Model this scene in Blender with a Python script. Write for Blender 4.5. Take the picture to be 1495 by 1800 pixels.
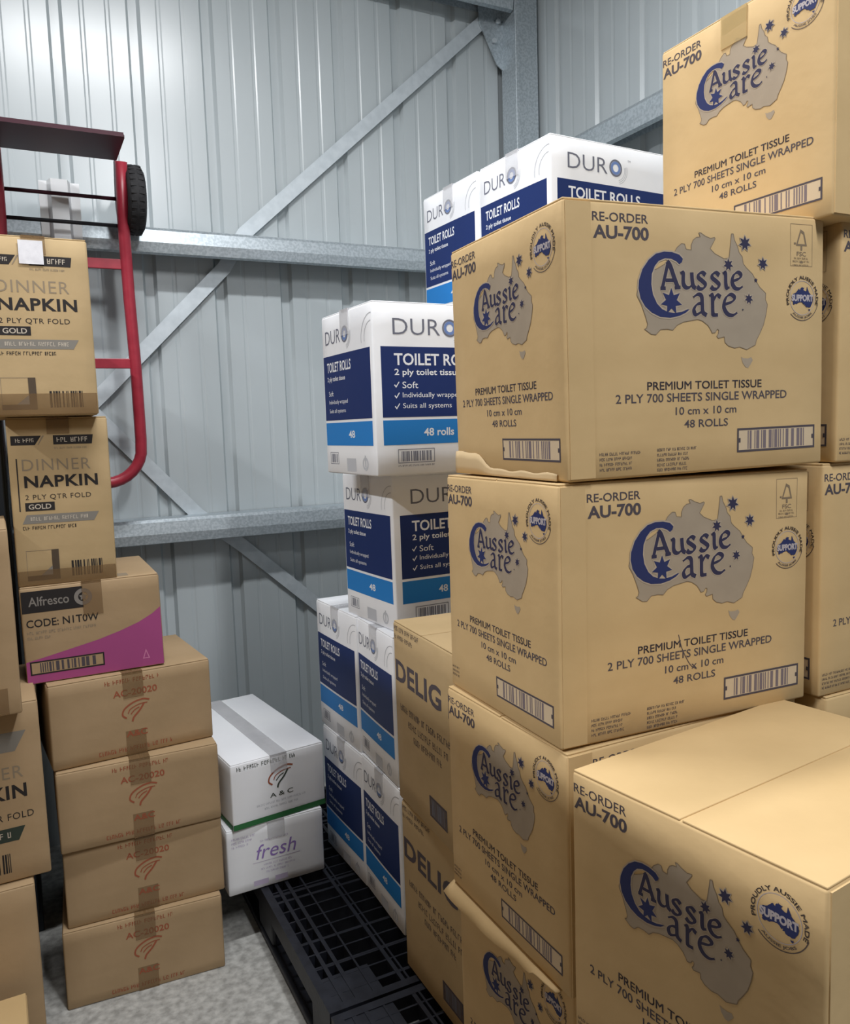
import bpy, bmesh, math, random
from mathutils import Vector, Matrix
from mathutils.geometry import tessellate_polygon
random.seed(7)
for o in list(bpy.data.objects): bpy.data.objects.remove(o)
S = bpy.context.scene
COL = S.collection

# ------------------------------------------------------------------ camera
FPX, PITCH, ROLL, YAW, EYE = 1416.24, 0.102006, -0.0316131, 0.465906, 1.432354
F = Vector((math.sin(YAW)*math.cos(PITCH), math.cos(YAW)*math.cos(PITCH), -math.sin(PITCH)))
R0 = Vector((math.cos(YAW), -math.sin(YAW), 0)); U0 = R0.cross(F)
R1 = R0*math.cos(ROLL)+U0*math.sin(ROLL); U1 = -R0*math.sin(ROLL)+U0*math.cos(ROLL)
cd = bpy.data.cameras.new('camera'); cam = bpy.data.objects.new('camera', cd); COL.objects.link(cam)
cd.sensor_fit = 'HORIZONTAL'; cd.sensor_width = 36; cd.lens = 36*FPX/1495; cd.clip_start = .02
cam.matrix_world = Matrix(((R1.x, U1.x, -F.x, 0), (R1.y, U1.y, -F.y, 0), (R1.z, U1.z, -F.z, EYE), (0, 0, 0, 1)))
S.camera = cam

# ------------------------------------------------------------------ light
S.view_settings.view_transform = 'Standard'; S.view_settings.look = 'None'
S.view_settings.exposure = -0.12; S.view_settings.gamma = 1; S.view_settings.use_curve_mapping = False
wd = bpy.data.worlds.new('warehouse_air'); S.world = wd; wd.use_nodes = True
wd.node_tree.nodes['Background'].inputs[0].default_value = (.80, .90, 1, 1)
wd.node_tree.nodes['Background'].inputs[1].default_value = .05
def area(name, loc, size, power, color=(.985, .99, 1), target=None, spread=180):
    l = bpy.data.lights.new(name, 'AREA'); l.shape = 'RECTANGLE'; l.size, l.size_y = size
    l.energy = power; l.color = color; l.spread = math.radians(spread)
    o = bpy.data.objects.new(name, l); COL.objects.link(o); o.location = loc
    if target: o.rotation_euler = (Vector(target)-Vector(loc)).to_track_quat('-Z', 'Y').to_euler()
    return o
area('ceiling_batten_light', (.46, 1.45, 3.45), (.9, .12), 50)
area('ceiling_batten_light', (.90, -.95, 3.50), (.12, 1.5), 90)
area('ceiling_batten_light', (-2.3, 1.10, 3.60), (.12, 1.5), 124)

# ------------------------------------------------------------------ materials
def nodes(name):
    m = bpy.data.materials.new(name); m.use_nodes = True
    return m, m.node_tree, m.node_tree.nodes['Principled BSDF']
def plain(name, col, rough=.6, metal=0, spec=.25):
    m, t, b = nodes(name)
    b.inputs['Base Color'].default_value = (*col, 1); b.inputs['Roughness'].default_value = rough
    b.inputs['Metallic'].default_value = metal; b.inputs['Specular IOR Level'].default_value = spec
    return m
def noise_mat(name, c1, c2, scale=(8, 8, 8), rough=.7, bump=.0, bscale=60, metal=0, detail=5, spec=.4, lo=.35, hi=.65):
    m, t, b = nodes(name); n = t.nodes; l = t.links
    tc = n.new('ShaderNodeTexCoord'); mp = n.new('ShaderNodeMapping'); mp.inputs['Scale'].default_value = scale
    l.new(tc.outputs['Object'], mp.inputs['Vector'])
    ns = n.new('ShaderNodeTexNoise'); ns.inputs['Detail'].default_value = detail; ns.inputs['Scale'].default_value = 1
    l.new(mp.outputs['Vector'], ns.inputs['Vector'])
    r = n.new('ShaderNodeValToRGB'); r.color_ramp.elements[0].color = (*c1, 1); r.color_ramp.elements[1].color = (*c2, 1)
    r.color_ramp.elements[0].position = lo; r.color_ramp.elements[1].position = hi
    l.new(ns.outputs['Fac'], r.inputs['Fac']); l.new(r.outputs['Color'], b.inputs['Base Color'])
    b.inputs['Roughness'].default_value = rough; b.inputs['Metallic'].default_value = metal; b.inputs['Specular IOR Level'].default_value = spec
    if bump:
        n2 = n.new('ShaderNodeTexNoise'); n2.inputs['Scale'].default_value = bscale; n2.inputs['Detail'].default_value = 3
        l.new(tc.outputs['Object'], n2.inputs['Vector'])
        bp = n.new('ShaderNodeBump'); bp.inputs['Strength'].default_value = bump; bp.inputs['Distance'].default_value = .004
        l.new(n2.outputs['Fac'], bp.inputs['Height']); l.new(bp.outputs['Normal'], b.inputs['Normal'])
    return m
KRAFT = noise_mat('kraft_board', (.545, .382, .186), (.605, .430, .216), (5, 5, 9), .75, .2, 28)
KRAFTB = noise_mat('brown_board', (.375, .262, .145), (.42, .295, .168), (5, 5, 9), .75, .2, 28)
KRAFTN = noise_mat('napkin_board', (.43, .312, .160), (.49, .355, .188), (5, 5, 9), .75, .2, 28)
KEDGE = plain('cut_board_edge', (.66, .50, .30), .85)
WHITE = noise_mat('white_board', (.83, .85, .89), (.88, .90, .93), (4, 4, 7), .6, .08, 45)
TAPEB = noise_mat('brown_tape', (.22, .13, .06), (.26, .16, .075), (12, 12, 12), .28, .1, 90)
TAPEC = noise_mat('clear_tape', (.62, .62, .64), (.70, .70, .72), (12, 12, 12), .25, .1, 90)
NAVY = plain('navy_ink', (.024, .033, .115), .65)
INK = plain('dark_ink', (.080, .068, .080), .7)
MAPG = noise_mat('taupe_ink', (.335, .275, .205), (.365, .30, .225), (20, 20, 20), .75)
HALO = plain('pale_ink', (.43, .355, .275), .75)
PALE = plain('off_white_ink', (.60, .48, .33), .75)
LILAC = plain('lilac_ink', (.44, .40, .42), .7)
LETTER = plain('lettering_ink', (.034, .032, .070), .65)
BARS = plain('bar_ink', (.19, .155, .17), .7)
DNAVY = plain('carton_navy', (.012, .030, .135), .55)
DBLUE = plain('carton_blue', (.022, .215, .60), .55)
DGREY = plain('grey_ink', (.16, .17, .22), .6)
LGREY = plain('light_grey_ink', (.50, .52, .56), .6)
WINK = plain('white_ink', (.80, .82, .86), .6)
RINGB = plain('ring_blue_ink', (.16, .25, .52), .6)
NBLK = plain('napkin_black_ink', (.024, .021, .021), .65)
NTAN = plain('napkin_tan_ink', (.27, .215, .15), .7)
NGRY = plain('napkin_grey_ink', (.22, .205, .18), .65)
RED = plain('red_ink', (.33, .095, .050), .7)
GREEN = plain('green_ink', (.035, .16, .055), .6)
PINK = plain('pink_ink', (.37, .075, .225), .65)
PURP = plain('purple_ink', (.30, .20, .52), .65)
TEAL = plain('green_grey_ink', (.06, .075, .06), .65)
STEEL = noise_mat('galvanised_steel', (.42, .48, .52), (.54, .60, .64), (110, 110, 110), .38, 0, metal=.5, detail=3, lo=.42, hi=.58)
STRAP = noise_mat('galvanised_strap', (.56, .62, .66), (.64, .70, .74), (30, 30, 30), .45, 0, metal=.3)
def see_through(m, a): m.node_tree.nodes['Principled BSDF'].inputs['Alpha'].default_value = a; return m
see_through(TAPEC, .45); see_through(TAPEB, .45)
SHEET = noise_mat('painted_sheet', (.46, .51, .53), (.50, .55, .57), (3, 3, 1), .27, 0, metal=.0, spec=.7)
PLAST = noise_mat('black_plastic', (.007, .008, .013), (.014, .016, .024), (30, 30, 30), .5, .1, 80)
TRED = noise_mat('truck_red', (.30, .022, .040), (.36, .03, .05), (30, 30, 30), .35)
TDARK = plain('truck_dark_red', (.050, .010, .020), .45)
RUBBER = noise_mat('rubber', (.018, .018, .020), (.028, .028, .030), (40, 40, 40), .8, .2, 120)
BLKST = plain('black_steel', (.02, .02, .024), .45, .3)
LABEL = noise_mat('label_paper', (.70, .70, .74), (.80, .80, .84), (60, 60, 60), .5)

# ------------------------------------------------------------------ mesh helpers
def link(name, me, parent=None):
    o = bpy.data.objects.new(name, me); COL.objects.link(o)
    if parent: o.parent = parent
    return o
def tag(o, label=None, cat=None, group=None, kind=None):
    if label: o['label'] = label
    if cat: o['category'] = cat
    if group: o['group'] = group
    if kind: o['kind'] = kind
    return o
def empty(name, loc, rot=(0, 0, 0)):
    o = bpy.data.objects.new(name, None); COL.objects.link(o); o.location = loc; o.rotation_euler = rot
    o.empty_display_size = .1
    return o
class MB:
    def __init__(s): s.v = []; s.f = []; s.m = []; s.sm = []
    def add(s, vs, fs, mi=0, smooth=False):
        b = len(s.v); s.v += [tuple(v) for v in vs]
        for f in fs: s.f.append(tuple(i+b for i in f)); s.m.append(mi); s.sm.append(smooth)
    def box(s, x0, x1, y0, y1, z0, z1, mi=0):
        s.add([(x0, y0, z0), (x1, y0, z0), (x1, y1, z0), (x0, y1, z0), (x0, y0, z1), (x1, y0, z1), (x1, y1, z1), (x0, y1, z1)],
              [(0, 3, 2, 1), (4, 5, 6, 7), (0, 1, 5, 4), (1, 2, 6, 5), (2, 3, 7, 6), (3, 0, 4, 7)], mi)
    def tube(s, path, r, n=12, mi=0, closed=False):
        P = [Vector(p) for p in path]; rings = []; up = None
        for i, p in enumerate(P):
            d = (P[min(i+1, len(P)-1)]-P[max(i-1, 0)]).normalized()
            if up is None: up = d.orthogonal().normalized()
            up = (up-d*up.dot(d)).normalized(); sd = d.cross(up)
            rings.append([p+(up*math.cos(2*math.pi*k/n)+sd*math.sin(2*math.pi*k/n))*r for k in range(n)])
        vs = [v for q in rings for v in q]; fs = []
        for i in range(len(P)-1):
            for k in range(n): fs.append((i*n+k, i*n+(k+1) % n, (i+1)*n+(k+1) % n, (i+1)*n+k))
        s.add(vs, fs, mi, True)
        s.add(rings[0], [tuple(range(n))[::-1]], mi); s.add(rings[-1], [tuple(range(n))], mi)
    def lathe_x(s, prof, c, n=32, mi=0):          # prof: (x, r) about an axis along X through c
        vs = [(c[0]+x, c[1]+r*math.cos(2*math.pi*k/n), c[2]+r*math.sin(2*math.pi*k/n)) for x, r in prof for k in range(n)]; fs = []
        for i in range(len(prof)-1):
            for k in range(n): fs.append((i*n+k, i*n+(k+1) % n, (i+1)*n+(k+1) % n, (i+1)*n+k))
        s.add(vs, fs, mi, True)
    def extrude(s, prof, a, b, mi=0):             # closed 2D profile already placed by a(p), b(p)
        n = len(prof); vs = [a(p) for p in prof]+[b(p) for p in prof]
        fs = [(k, (k+1) % n, n+(k+1) % n, n+k) for k in range(n)]
        s.add(vs, fs, mi)
        for tri in tessellate_polygon([[Vector((p[0], p[1], 0)) for p in prof]]):
            s.add([a(prof[i]) for i in tri], [(0, 1, 2)], mi); s.add([b(prof[i]) for i in tri], [(2, 1, 0)], mi)
    def build(s, name, mats, parent=None, bevel=0, recalc=True):
        me = bpy.data.meshes.new(name); me.from_pydata(s.v, [], s.f)
        for m in (mats if isinstance(mats, (list, tuple)) else [mats]): me.materials.append(m)
        for p, mi, sm in zip(me.polygons, s.m, s.sm): p.material_index = mi; p.use_smooth = sm
        if recalc:
            bm = bmesh.new(); bm.from_mesh(me); bmesh.ops.remove_doubles(bm, verts=bm.verts, dist=1e-6)
            bmesh.ops.recalc_face_normals(bm, faces=bm.faces); bm.to_mesh(me); bm.free()
        o = link(name, me, parent)
        if bevel:
            b = o.modifiers.new('bevel', 'BEVEL'); b.width = bevel; b.segments = 2; b.limit_method = 'ANGLE'
        return o

# ------------------------------------------------------------------ flat print shapes: lists of (triangles as 2D points, material index)
TXT = {}
def glyphs(s, bold=0.0, shear=0.0, space=1.0):
    k = (s, bold, shear, space)
    if k in TXT: return TXT[k]
    cu = bpy.data.curves.new('t', 'FONT'); cu.body = s; cu.size = 1; cu.offset = 0 if 'M' in s else bold; cu.shear = shear; cu.space_character = space; cu.resolution_u = 3
    o = bpy.data.objects.new('t', cu); COL.objects.link(o); dg = bpy.context.evaluated_depsgraph_get(); dg.update()
    me = bpy.data.meshes.new_from_object(o.evaluated_get(dg)); bpy.data.objects.remove(o); bpy.data.curves.remove(cu)
    tr = []
    for p in me.polygons:
        vs = [tuple(me.vertices[i].co[:2]) for i in p.vertices]
        for i in range(1, len(vs)-1): tr.append((vs[0], vs[i], vs[i+1]))
    bpy.data.meshes.remove(me)
    if 'M' in s and bold > 0:                      # this letter cannot be swollen cleanly: overlay nudged copies
        tr = [tuple((q[0]+dx*bold, q[1]+dy*bold) for q in t) for dx, dy in ((-1, -1), (1, -1), (1, 1), (-1, 1)) for t in tr]
    xs = [q[0] for t in tr for q in t]; ys = [q[1] for t in tr for q in t]
    TXT[k] = (tr, min(xs), max(xs), min(ys), max(ys)); return TXT[k]
class Print:
    def __init__(s): s.t = []; s.cut = []          # triangles (p0,p1,p2,mat,layer); names of the separate prints and where each starts
    def part(s, name): s.cut.append((len(s.t), name)); return s
    def poly(s, pts, m=0, lay=0, holes=()):
        loops = [[Vector((p[0], p[1], 0)) for p in L] for L in [pts, *holes]]; flat = [p for L in loops for p in L]
        for a, b, c in tessellate_polygon(loops): s.t.append(((flat[a][0], flat[a][1]), (flat[b][0], flat[b][1]), (flat[c][0], flat[c][1]), m, lay))
    def rect(s, x0, y0, x1, y1, m=0, lay=0): s.poly([(x0, y0), (x1, y0), (x1, y1), (x0, y1)], m, lay)
    def frame(s, x0, y0, x1, y1, w, m=0, lay=0):
        s.rect(x0, y0, x1, y0+w, m, lay); s.rect(x0, y1-w, x1, y1, m, lay); s.rect(x0, y0+w, x0+w, y1-w, m, lay); s.rect(x1-w, y0+w, x1, y1-w, m, lay)
    def text(s, str_, x0, y0, x1, y1, m=0, lay=0, bold=0.0, shear=0.0, space=1.0):
        tr, a, b, c, d = glyphs(str_, bold, shear, space)
        for t in tr: s.t.append(tuple((x0+(p[0]-a)/(b-a)*(x1-x0), y0+(p[1]-c)/(d-c)*(y1-y0)) for p in t)+(m, lay))
    def arctext(s, str_, cx, cy, r, h, a0, a1, m=0, lay=0, bold=.02, inner=False):
        tr, a, b, c, d = glyphs(str_, bold)
        for t in tr:
            q = []
            for p in t:
                an = a0+(p[0]-a)/(b-a)*(a1-a0); k = (p[1]-c)/(d-c); rr = r+h*(1-k if inner else k)
                q.append((cx+rr*math.cos(an), cy+rr*math.sin(an)))
            s.t.append(tuple(q)+(m, lay))
    def ring(s, cx, cy, r0, r1, m=0, lay=0, a0=0, a1=2*math.pi, n=40, ry=1.0):
        for k in range(n):
            A, B = a0+(a1-a0)*k/n, a0+(a1-a0)*(k+1)/n
            q = [(cx+r*math.cos(t), cy+r*ry*math.sin(t)) for r, t in ((r0, A), (r1, A), (r1, B), (r0, B))]
            if r0 > 0: s.t.append((q[0], q[1], q[2], m, lay))
            s.t.append((q[0], q[2], q[3], m, lay))
    def star(s, cx, cy, r, m=0, lay=0, n=7, rot=math.pi/2, k=.5):
        s.poly([(cx+(r if i % 2 == 0 else r*k)*math.cos(rot+math.pi*i/n), cy+(r if i % 2 == 0 else r*k)*math.sin(rot+math.pi*i/n)) for i in range(2*n)], m, lay)
    def ribbon(s, pts, wf, m=0, lay=0):            # pts smoothed by Catmull-Rom; wf(direction angle) -> half width
        P = [Vector(p) for p in pts]; Q = []
        if len(P) > 2:
            E = [P[0]*2-P[1]]+P+[P[-1]*2-P[-2]]
            for i in range(1, len(E)-2):
                for k in range(5):
                    t = k/5; a, b, c, d = E[i-1:i+3]
                    Q.append(.5*((2*b)+(c-a)*t+(2*a-5*b+4*c-d)*t*t+(3*b-a-3*c+d)*t**3))
            Q.append(P[-1])
        else: Q = [P[0].lerp(P[1], k/4) for k in range(5)]
        L = []; Rr = []
        for i, q in enumerate(Q):
            d = (Q[min(i+1, len(Q)-1)]-Q[max(i-1, 0)]).normalized(); n = Vector((-d.y, d.x)); w = wf(math.atan2(d.y, d.x))
            L.append(q+n*w); Rr.append(q-n*w)
        for i in range(len(Q)-1):
            s.t.append((tuple(L[i]), tuple(Rr[i]), tuple(Rr[i+1]), m, lay)); s.t.append((tuple(L[i]), tuple(Rr[i+1]), tuple(L[i+1]), m, lay))
    def greek(s, x0, y0, x1, h, m=0, lay=0, seed=0):   # a line of print too small to read: stems and bars
        rd = random.Random(seed); x = x0
        while x < x1:
            for _ in range(rd.randint(2, 7)):
                w = h*rd.choice((.34, .5, .56)); t = h*.15
                if x+w > x1: break
                s.rect(x, y0, x+t, y0+h, m, lay)
                for yy in rd.sample((0, .43, .85), rd.randint(1, 2)): s.rect(x+t, y0+h*yy, x+w, y0+h*yy+t, m, lay)
                if rd.random() < .5: s.rect(x+w-t, y0+h*rd.choice((0, .43)), x+w, y0+h*rd.choice((.55, 1)), m, lay)
                x += w+h*.2
            x += h*.5
    def bars(s, x0, y0, x1, y1, m=0, lay=0, seed=1, n=34):
        rd = random.Random(seed); ws = [rd.choice((1, 1, 2, 3)) for _ in range(n)]; tot = sum(ws); x = x0
        for i, w in enumerate(ws):
            ww = (x1-x0)*w/tot
            if i % 2 == 0: s.rect(x, y0, x+ww, y1, m, lay)
            x += ww

BULGE = .0022
def face_point(face, dims, u, v, e):
    w, d, h = dims
    if face == 'N': b = BULGE*math.sin(math.pi*min(max(u/w, 0), 1))*math.sin(math.pi*min(max(v/h, 0), 1)); return (u, -e-b, v)
    if face == 'L': b = BULGE*math.sin(math.pi*min(max(u/d, 0), 1))*math.sin(math.pi*min(max(v/h, 0), 1)); return (-e-b, d-u, v)
    if face == 'T': return (u, v, h+e)
def stick(root, face, dims, name, pr, mats, label=None):
    """lay a Print (metres from the face's lower left) on a carton face as one thin mesh"""
    if pr.cut:
        ends = [c[0] for c in pr.cut[1:]]+[len(pr.t)]
        for (i, nm), j in zip(pr.cut, ends):
            q = Print(); q.t = pr.t[i:j]
            if q.t: stick(root, face, dims, nm, q, mats, label)
        return
    bm = bmesh.new()
    for a, b, c, m, l in pr.t:
        try: f = bm.faces.new([bm.verts.new((p[0], p[1], .00016*(l+2))) for p in (a, b, c)])
        except ValueError: continue
        f.material_index = m
    bmesh.ops.remove_doubles(bm, verts=bm.verts, dist=1e-5)
    if face != 'T':
        for _ in range(4):
            ed = [e for e in bm.edges if e.calc_length() > .05]
            if not ed: break
            bmesh.ops.subdivide_edges(bm, edges=ed, cuts=1)
            bmesh.ops.triangulate(bm, faces=bm.faces)
    for v in bm.verts: v.co = face_point(face, dims, *v.co)
    me = bpy.data.meshes.new(name); bm.normal_update(); bm.to_mesh(me); bm.free()
    for m in (mats if isinstance(mats, (list, tuple)) else [mats]): me.materials.append(m)
    o = link(name, me, root)
    if label: o['label'] = label
    return o

# ------------------------------------------------------------------ carton
def lines(L, r, n):
    mid = [r+(L-2*r)*k/n for k in range(1, n)]
    return [0, r*.35, r]+mid+[L-r, L-r*.35, L]
def rounded_block(mb, w, d, h, r, bulge, seed=0, ox=0, oy=0, oz=0, n=8, wob=.0012):
    """a box with rounded, slightly worn edges and faintly bulging sides"""
    rd = random.Random(seed); ph = [rd.uniform(0, 6.28) for _ in range(8)]
    X, Y, Z = lines(w, r, n), lines(d, r, n), lines(h, r, n)
    def put(x, y, z):
        q = Vector((min(max(x, r), w-r), min(max(y, r), d-r), min(max(z, r), h-r))); p = Vector((x, y, z)); dl = p-q
        nz = sum(abs(c) > 1e-9 for c in dl)
        if nz >= 2: p = q+dl.normalized()*r
        if nz >= 2 and wob:                        # worn edges wander a little
            k = math.sin(x*23+ph[0])+math.sin(y*29+ph[1])+math.sin(z*31+ph[2])
            p -= dl.normalized()*wob*(1+k/3)*.5
        if nz == 1 and bulge:
            if dl.x: p.x += math.copysign(bulge*math.sin(math.pi*y/d)*math.sin(math.pi*z/h), dl.x)
            if dl.y: p.y += math.copysign(bulge*math.sin(math.pi*x/w)*math.sin(math.pi*z/h), dl.y)
        return (p.x+ox, p.y+oy, p.z+oz)
    def grid(A, B, fn, flip):
        na, nb = len(A), len(B); vs = [put(*fn(a, b)) for b in B for a in A]
        fs = [(j*na+i, j*na+i+1, (j+1)*na+i+1, (j+1)*na+i) for j in range(nb-1) for i in range(na-1)]
        mb.add(vs, [f[::-1] for f in fs] if flip else fs, 0, True)
    grid(X, Z, lambda a, b: (a, 0, b), False); grid(X, Z, lambda a, b: (a, d, b), True)
    grid(Y, Z, lambda a, b: (0, a, b), True); grid(Y, Z, lambda a, b: (w, a, b), False)
    grid(X, Y, lambda a, b: (a, b, 0), True); grid(X, Y, lambda a, b: (a, b, h), False)
def carton(name, label, group, place, dims, mat, seed=0, tape=None, tapew=.048, drop=.055, cat='box', seam='auto', tape_low=0):
    loc, rot = place[:3], (place[4], place[5], place[3]); w, d, h = dims
    root = empty(name, loc, rot); tag(root, label, cat, group)
    tf = .0035; mb = MB(); rounded_block(mb, w, d, h-tf*.6, .0045, BULGE, seed)
    mb.build('carton_body', mat, root)
    g = .0016; ins = .002
    alongx = (w >= d) if seam == 'auto' else seam == 'x'
    for k in (0, 1):
        mb = MB()
        if alongx: a = (ins, w-ins, ins, d/2-g) if k == 0 else (ins, w-ins, d/2+g, d-ins)
        else: a = (ins, w/2-g, ins, d-ins) if k == 0 else (w/2+g, w-ins, ins, d-ins)
        rounded_block(mb, a[1]-a[0], a[3]-a[2], tf, tf*.45, 0, seed+k+3, a[0], a[2], h-tf, 4, 0)
        mb.build('top_flap', mat, root)
    if tape:
        mb = MB(); e = .0012; tw = tapew/2
        if alongx:
            c = d/2; mb.box(-e, w+e, c-tw, c+tw, h, h+e); mb.box(-e-BULGE*.9, 0, c-tw, c+tw, h-drop, h+e); mb.box(w, w+e+BULGE*.3, c-tw, c+tw, h-drop, h+e)
            if tape_low: mb.box(-e-BULGE*.9, 0, c-tw, c+tw, .001, tape_low)
        else:
            c = w/2; mb.box(c-tw, c+tw, -e, d+e, h, h+e); mb.box(c-tw, c+tw, -e-BULGE*.9, 0, h-drop, h+e); mb.box(c-tw, c+tw, d, d+e+BULGE*.3, h-drop, h+e)
            if tape_low: mb.box(c-tw, c+tw, -e-BULGE*.3, 0, .001, drop)
        mb.build('packing_tape', tape, root)
    return root

# ------------------------------------------------------------------ printed designs (millimetres on the wide tissue face)
MAP= [(194.6, 333.6), (198.4, 339.0), (207.1, 345.3), (212.9, 344.8), (215.7, 337.5), (225.4, 336.4), (225.5, 343.9), (229.4, 351.6), (235.3, 355.6), (243.2, 356.7), (240.3, 362.6), (244.2, 362.8), (252.0, 358.7), (262.9, 355.4), (270.9, 357.3), (271.9, 355.1), (267.8, 348.8), (261.8, 340.2), (270.8, 333.0), (288.9, 326.1), (299.0, 327.3), (301.1, 340.4), (303.2, 354.3), (304.2, 364.3), (308.3, 364.5), (310.3, 355.4), (316.5, 345.7), (319.5, 336.6), (325.7, 330.6), (327.8, 319.9), (334.1, 313.9), (346.6, 304.9), (354.0, 294.1), (361.5, 284.9), (370.0, 278.8), (374.3, 275.7), (373.3, 266.2), (377.6, 258.3), (374.5, 242.3), (369.2, 226.3), (361.7, 213.4), (354.3, 202.3), (352.1, 195.1), (334.1, 187.9), (319.5, 192.0), (309.0, 190.4), (296.6, 193.6), (289.5, 199.1), (288.5, 207.7), (276.2, 205.3), (273.2, 208.4), (276.3, 212.3), (277.3, 217.8), (274.3, 219.3), (270.2, 213.9), (264.1, 213.1), (262.1, 216.9), (256.2, 224.6), (245.2, 231.5), (236.3, 233.7), (224.5, 232.0), (208.9, 229.6), (197.2, 225.0), (188.4, 217.3), (177.9, 218.8), (165.6, 218.0), (157.0, 210.4), (148.5, 211.1), (136.5, 218.5), (140.3, 220.1), (142.2, 226.0), (138.7, 236.4), (131.5, 254.0), (124.4, 265.7), (123.5, 268.6), (128.5, 289.3), (141.6, 301.4), (160.2, 306.4), (175.4, 314.3), (185.0, 325.1)]
TAS= [(322.6, 176.9), (326.8, 174.5), (336.3, 173.9), (343.7, 175.9), (346.9, 171.1), (341.6, 163.9), (337.3, 159.2), (332.1, 160.1), (325.7, 167.3)]
CEE= [(208.8, 323.0), (202.2, 328.7), (188.8, 331.9), (173.7, 332.0), (158.7, 328.4), (145.5, 319.1), (134.2, 305.5), (127.5, 289.2), (126.4, 277.5), (129.8, 262.9), (138.0, 251.2), (149.9, 242.5), (164.9, 236.7), (183.9, 235.4), (201.2, 238.6), (212.9, 243.3), (220.3, 248.3), (216.8, 248.5), (205.1, 244.4), (191.6, 242.7), (180.1, 243.8), (168.8, 248.0), (159.5, 256.0), (152.2, 269.2), (149.6, 284.0), (150.8, 298.7), (156.5, 310.7), (164.1, 318.4), (175.5, 322.5), (186.8, 322.2), (196.3, 318.8), (202.0, 314.6), (206.8, 317.7)]
STROKES= [[(181.1, 316.8), (169.6, 278.5)], [(179.2, 318.2), (184.8, 311.7), (192.2, 294.1), (198.8, 280.0)], [(176.0, 290.3), (192.2, 290.8)], [(166.4, 278.5), (175.8, 278.7)], [(193.0, 279.7), (203.6, 280.6)], [(203.8, 301.6), (208.8, 301.8), (209.0, 287.1), (213.2, 281.1), (220.0, 281.0), (226.9, 286.0)], [(225.1, 303.3), (226.0, 292.1), (227.9, 283.0), (232.8, 280.1)], [(251.6, 300.1), (245.7, 303.7), (239.2, 301.5), (238.0, 296.2), (245.1, 291.4), (251.0, 286.4), (247.6, 280.5), (240.2, 279.4), (235.1, 282.9)], [(278.7, 300.6), (272.6, 304.3), (266.0, 302.1), (264.8, 296.7), (272.0, 291.8), (278.0, 286.8), (274.5, 280.9), (267.1, 279.7), (261.9, 283.3)], [(285.7, 303.8), (290.8, 304.4), (291.6, 287.8), (293.8, 281.9), (298.9, 283.3)], [(305.1, 292.5), (318.5, 297.0), (322.0, 302.9), (315.4, 306.3), (307.2, 301.3), (304.3, 291.2), (309.2, 282.8), (317.8, 281.3), (325.7, 285.2)], [(227.7, 266.6), (236.6, 271.1), (243.5, 268.2), (244.8, 256.0), (245.9, 244.5), (253.3, 240.0)], [(244.4, 258.3), (234.5, 255.8), (228.6, 248.1), (232.4, 240.8), (244.7, 245.6)], [(258.8, 269.3), (264.4, 269.9), (265.1, 245.6), (266.7, 241.0), (275.4, 240.8)], [(266.4, 262.5), (273.5, 270.7), (281.0, 267.7)], [(288.2, 256.7), (304.0, 261.4), (308.7, 268.0), (300.5, 272.2), (291.1, 266.4), (287.2, 253.6), (293.7, 243.2), (304.6, 240.5), (314.3, 244.7)]]
STARS= [(186.1, 259.5, 20.3), (330.9, 351.0, 12.0), (367.7, 321.3, 10.1), (297.0, 317.2, 10.1), (338.3, 266.3, 8.9), (353.0, 295.4, 3.9), (325.7, 249.5, 1.9)]

def nib(scale, wmin, wmax, ang=math.radians(35)):
    return lambda th: scale*(wmin+(wmax-wmin)*abs(math.sin(th-ang)))
def logo_prints(sc, ox, oy):
    """country outline in taupe, and the brand lettering over it"""
    f = lambda p: (ox+(p[0]-186)*sc*.001, oy+(p[1]-183)*sc*.001)
    m = Print(); m.poly([f(p) for p in MAP], 0, 0); m.poly([f(p) for p in TAS], 0, 0)
    MP = [f(p) for p in MAP]
    for i in range(len(MP)):                       # thin darker outline
        a, b = Vector(MP[i]), Vector(MP[(i+1) % len(MP)]); n = (b-a).normalized(); n = Vector((-n.y, n.x))*.0005
        m.t.append((tuple(a-n), tuple(b-n), tuple(b+n), 1, 1)); m.t.append((tuple(a-n), tuple(b+n), tuple(a+n), 1, 1))
    b = Print().part('brand_lettering'); k = sc*.001
    for st in STROKES: b.ribbon([f(p) for p in st], nib(k, 2.7, 5.2), 1, 2)
    c = Vector((0, 0)); CP = [Vector(f(p)) for p in CEE]
    ctr = Vector(f((186, 285)))
    b.poly([tuple(p+(p-ctr).normalized()*k*2.2*(1 if i < 17 else -1)) for i, p in enumerate(CP)], 1, 2)
    for x, y, r in STARS[:2]+STARS[3:5]: b.star(*f((x, y)), (r+2)*k, 1, 2, 7, math.pi/2, .62)
    for st in STROKES: b.ribbon([f(p) for p in st], nib(k, 1.35, 3.9), 2, 3)
    b.poly([f(p) for p in CEE], 0, 3)
    for i, (x, y, r) in enumerate(STARS):
        if i != 2: b.star(*f((x, y)), r*k, 0 if r > 15 else 2, 4, 7 if r > 5 else 5, math.pi/2)
    x, y, r = STARS[2]; b.part('star_print'); b.star(*f((x, y)), (r+2)*k, 1, 2, 7, math.pi/2, .62); b.star(*f((x, y)), r*k, 2, 4, 7, math.pi/2)
    return m, b
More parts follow.
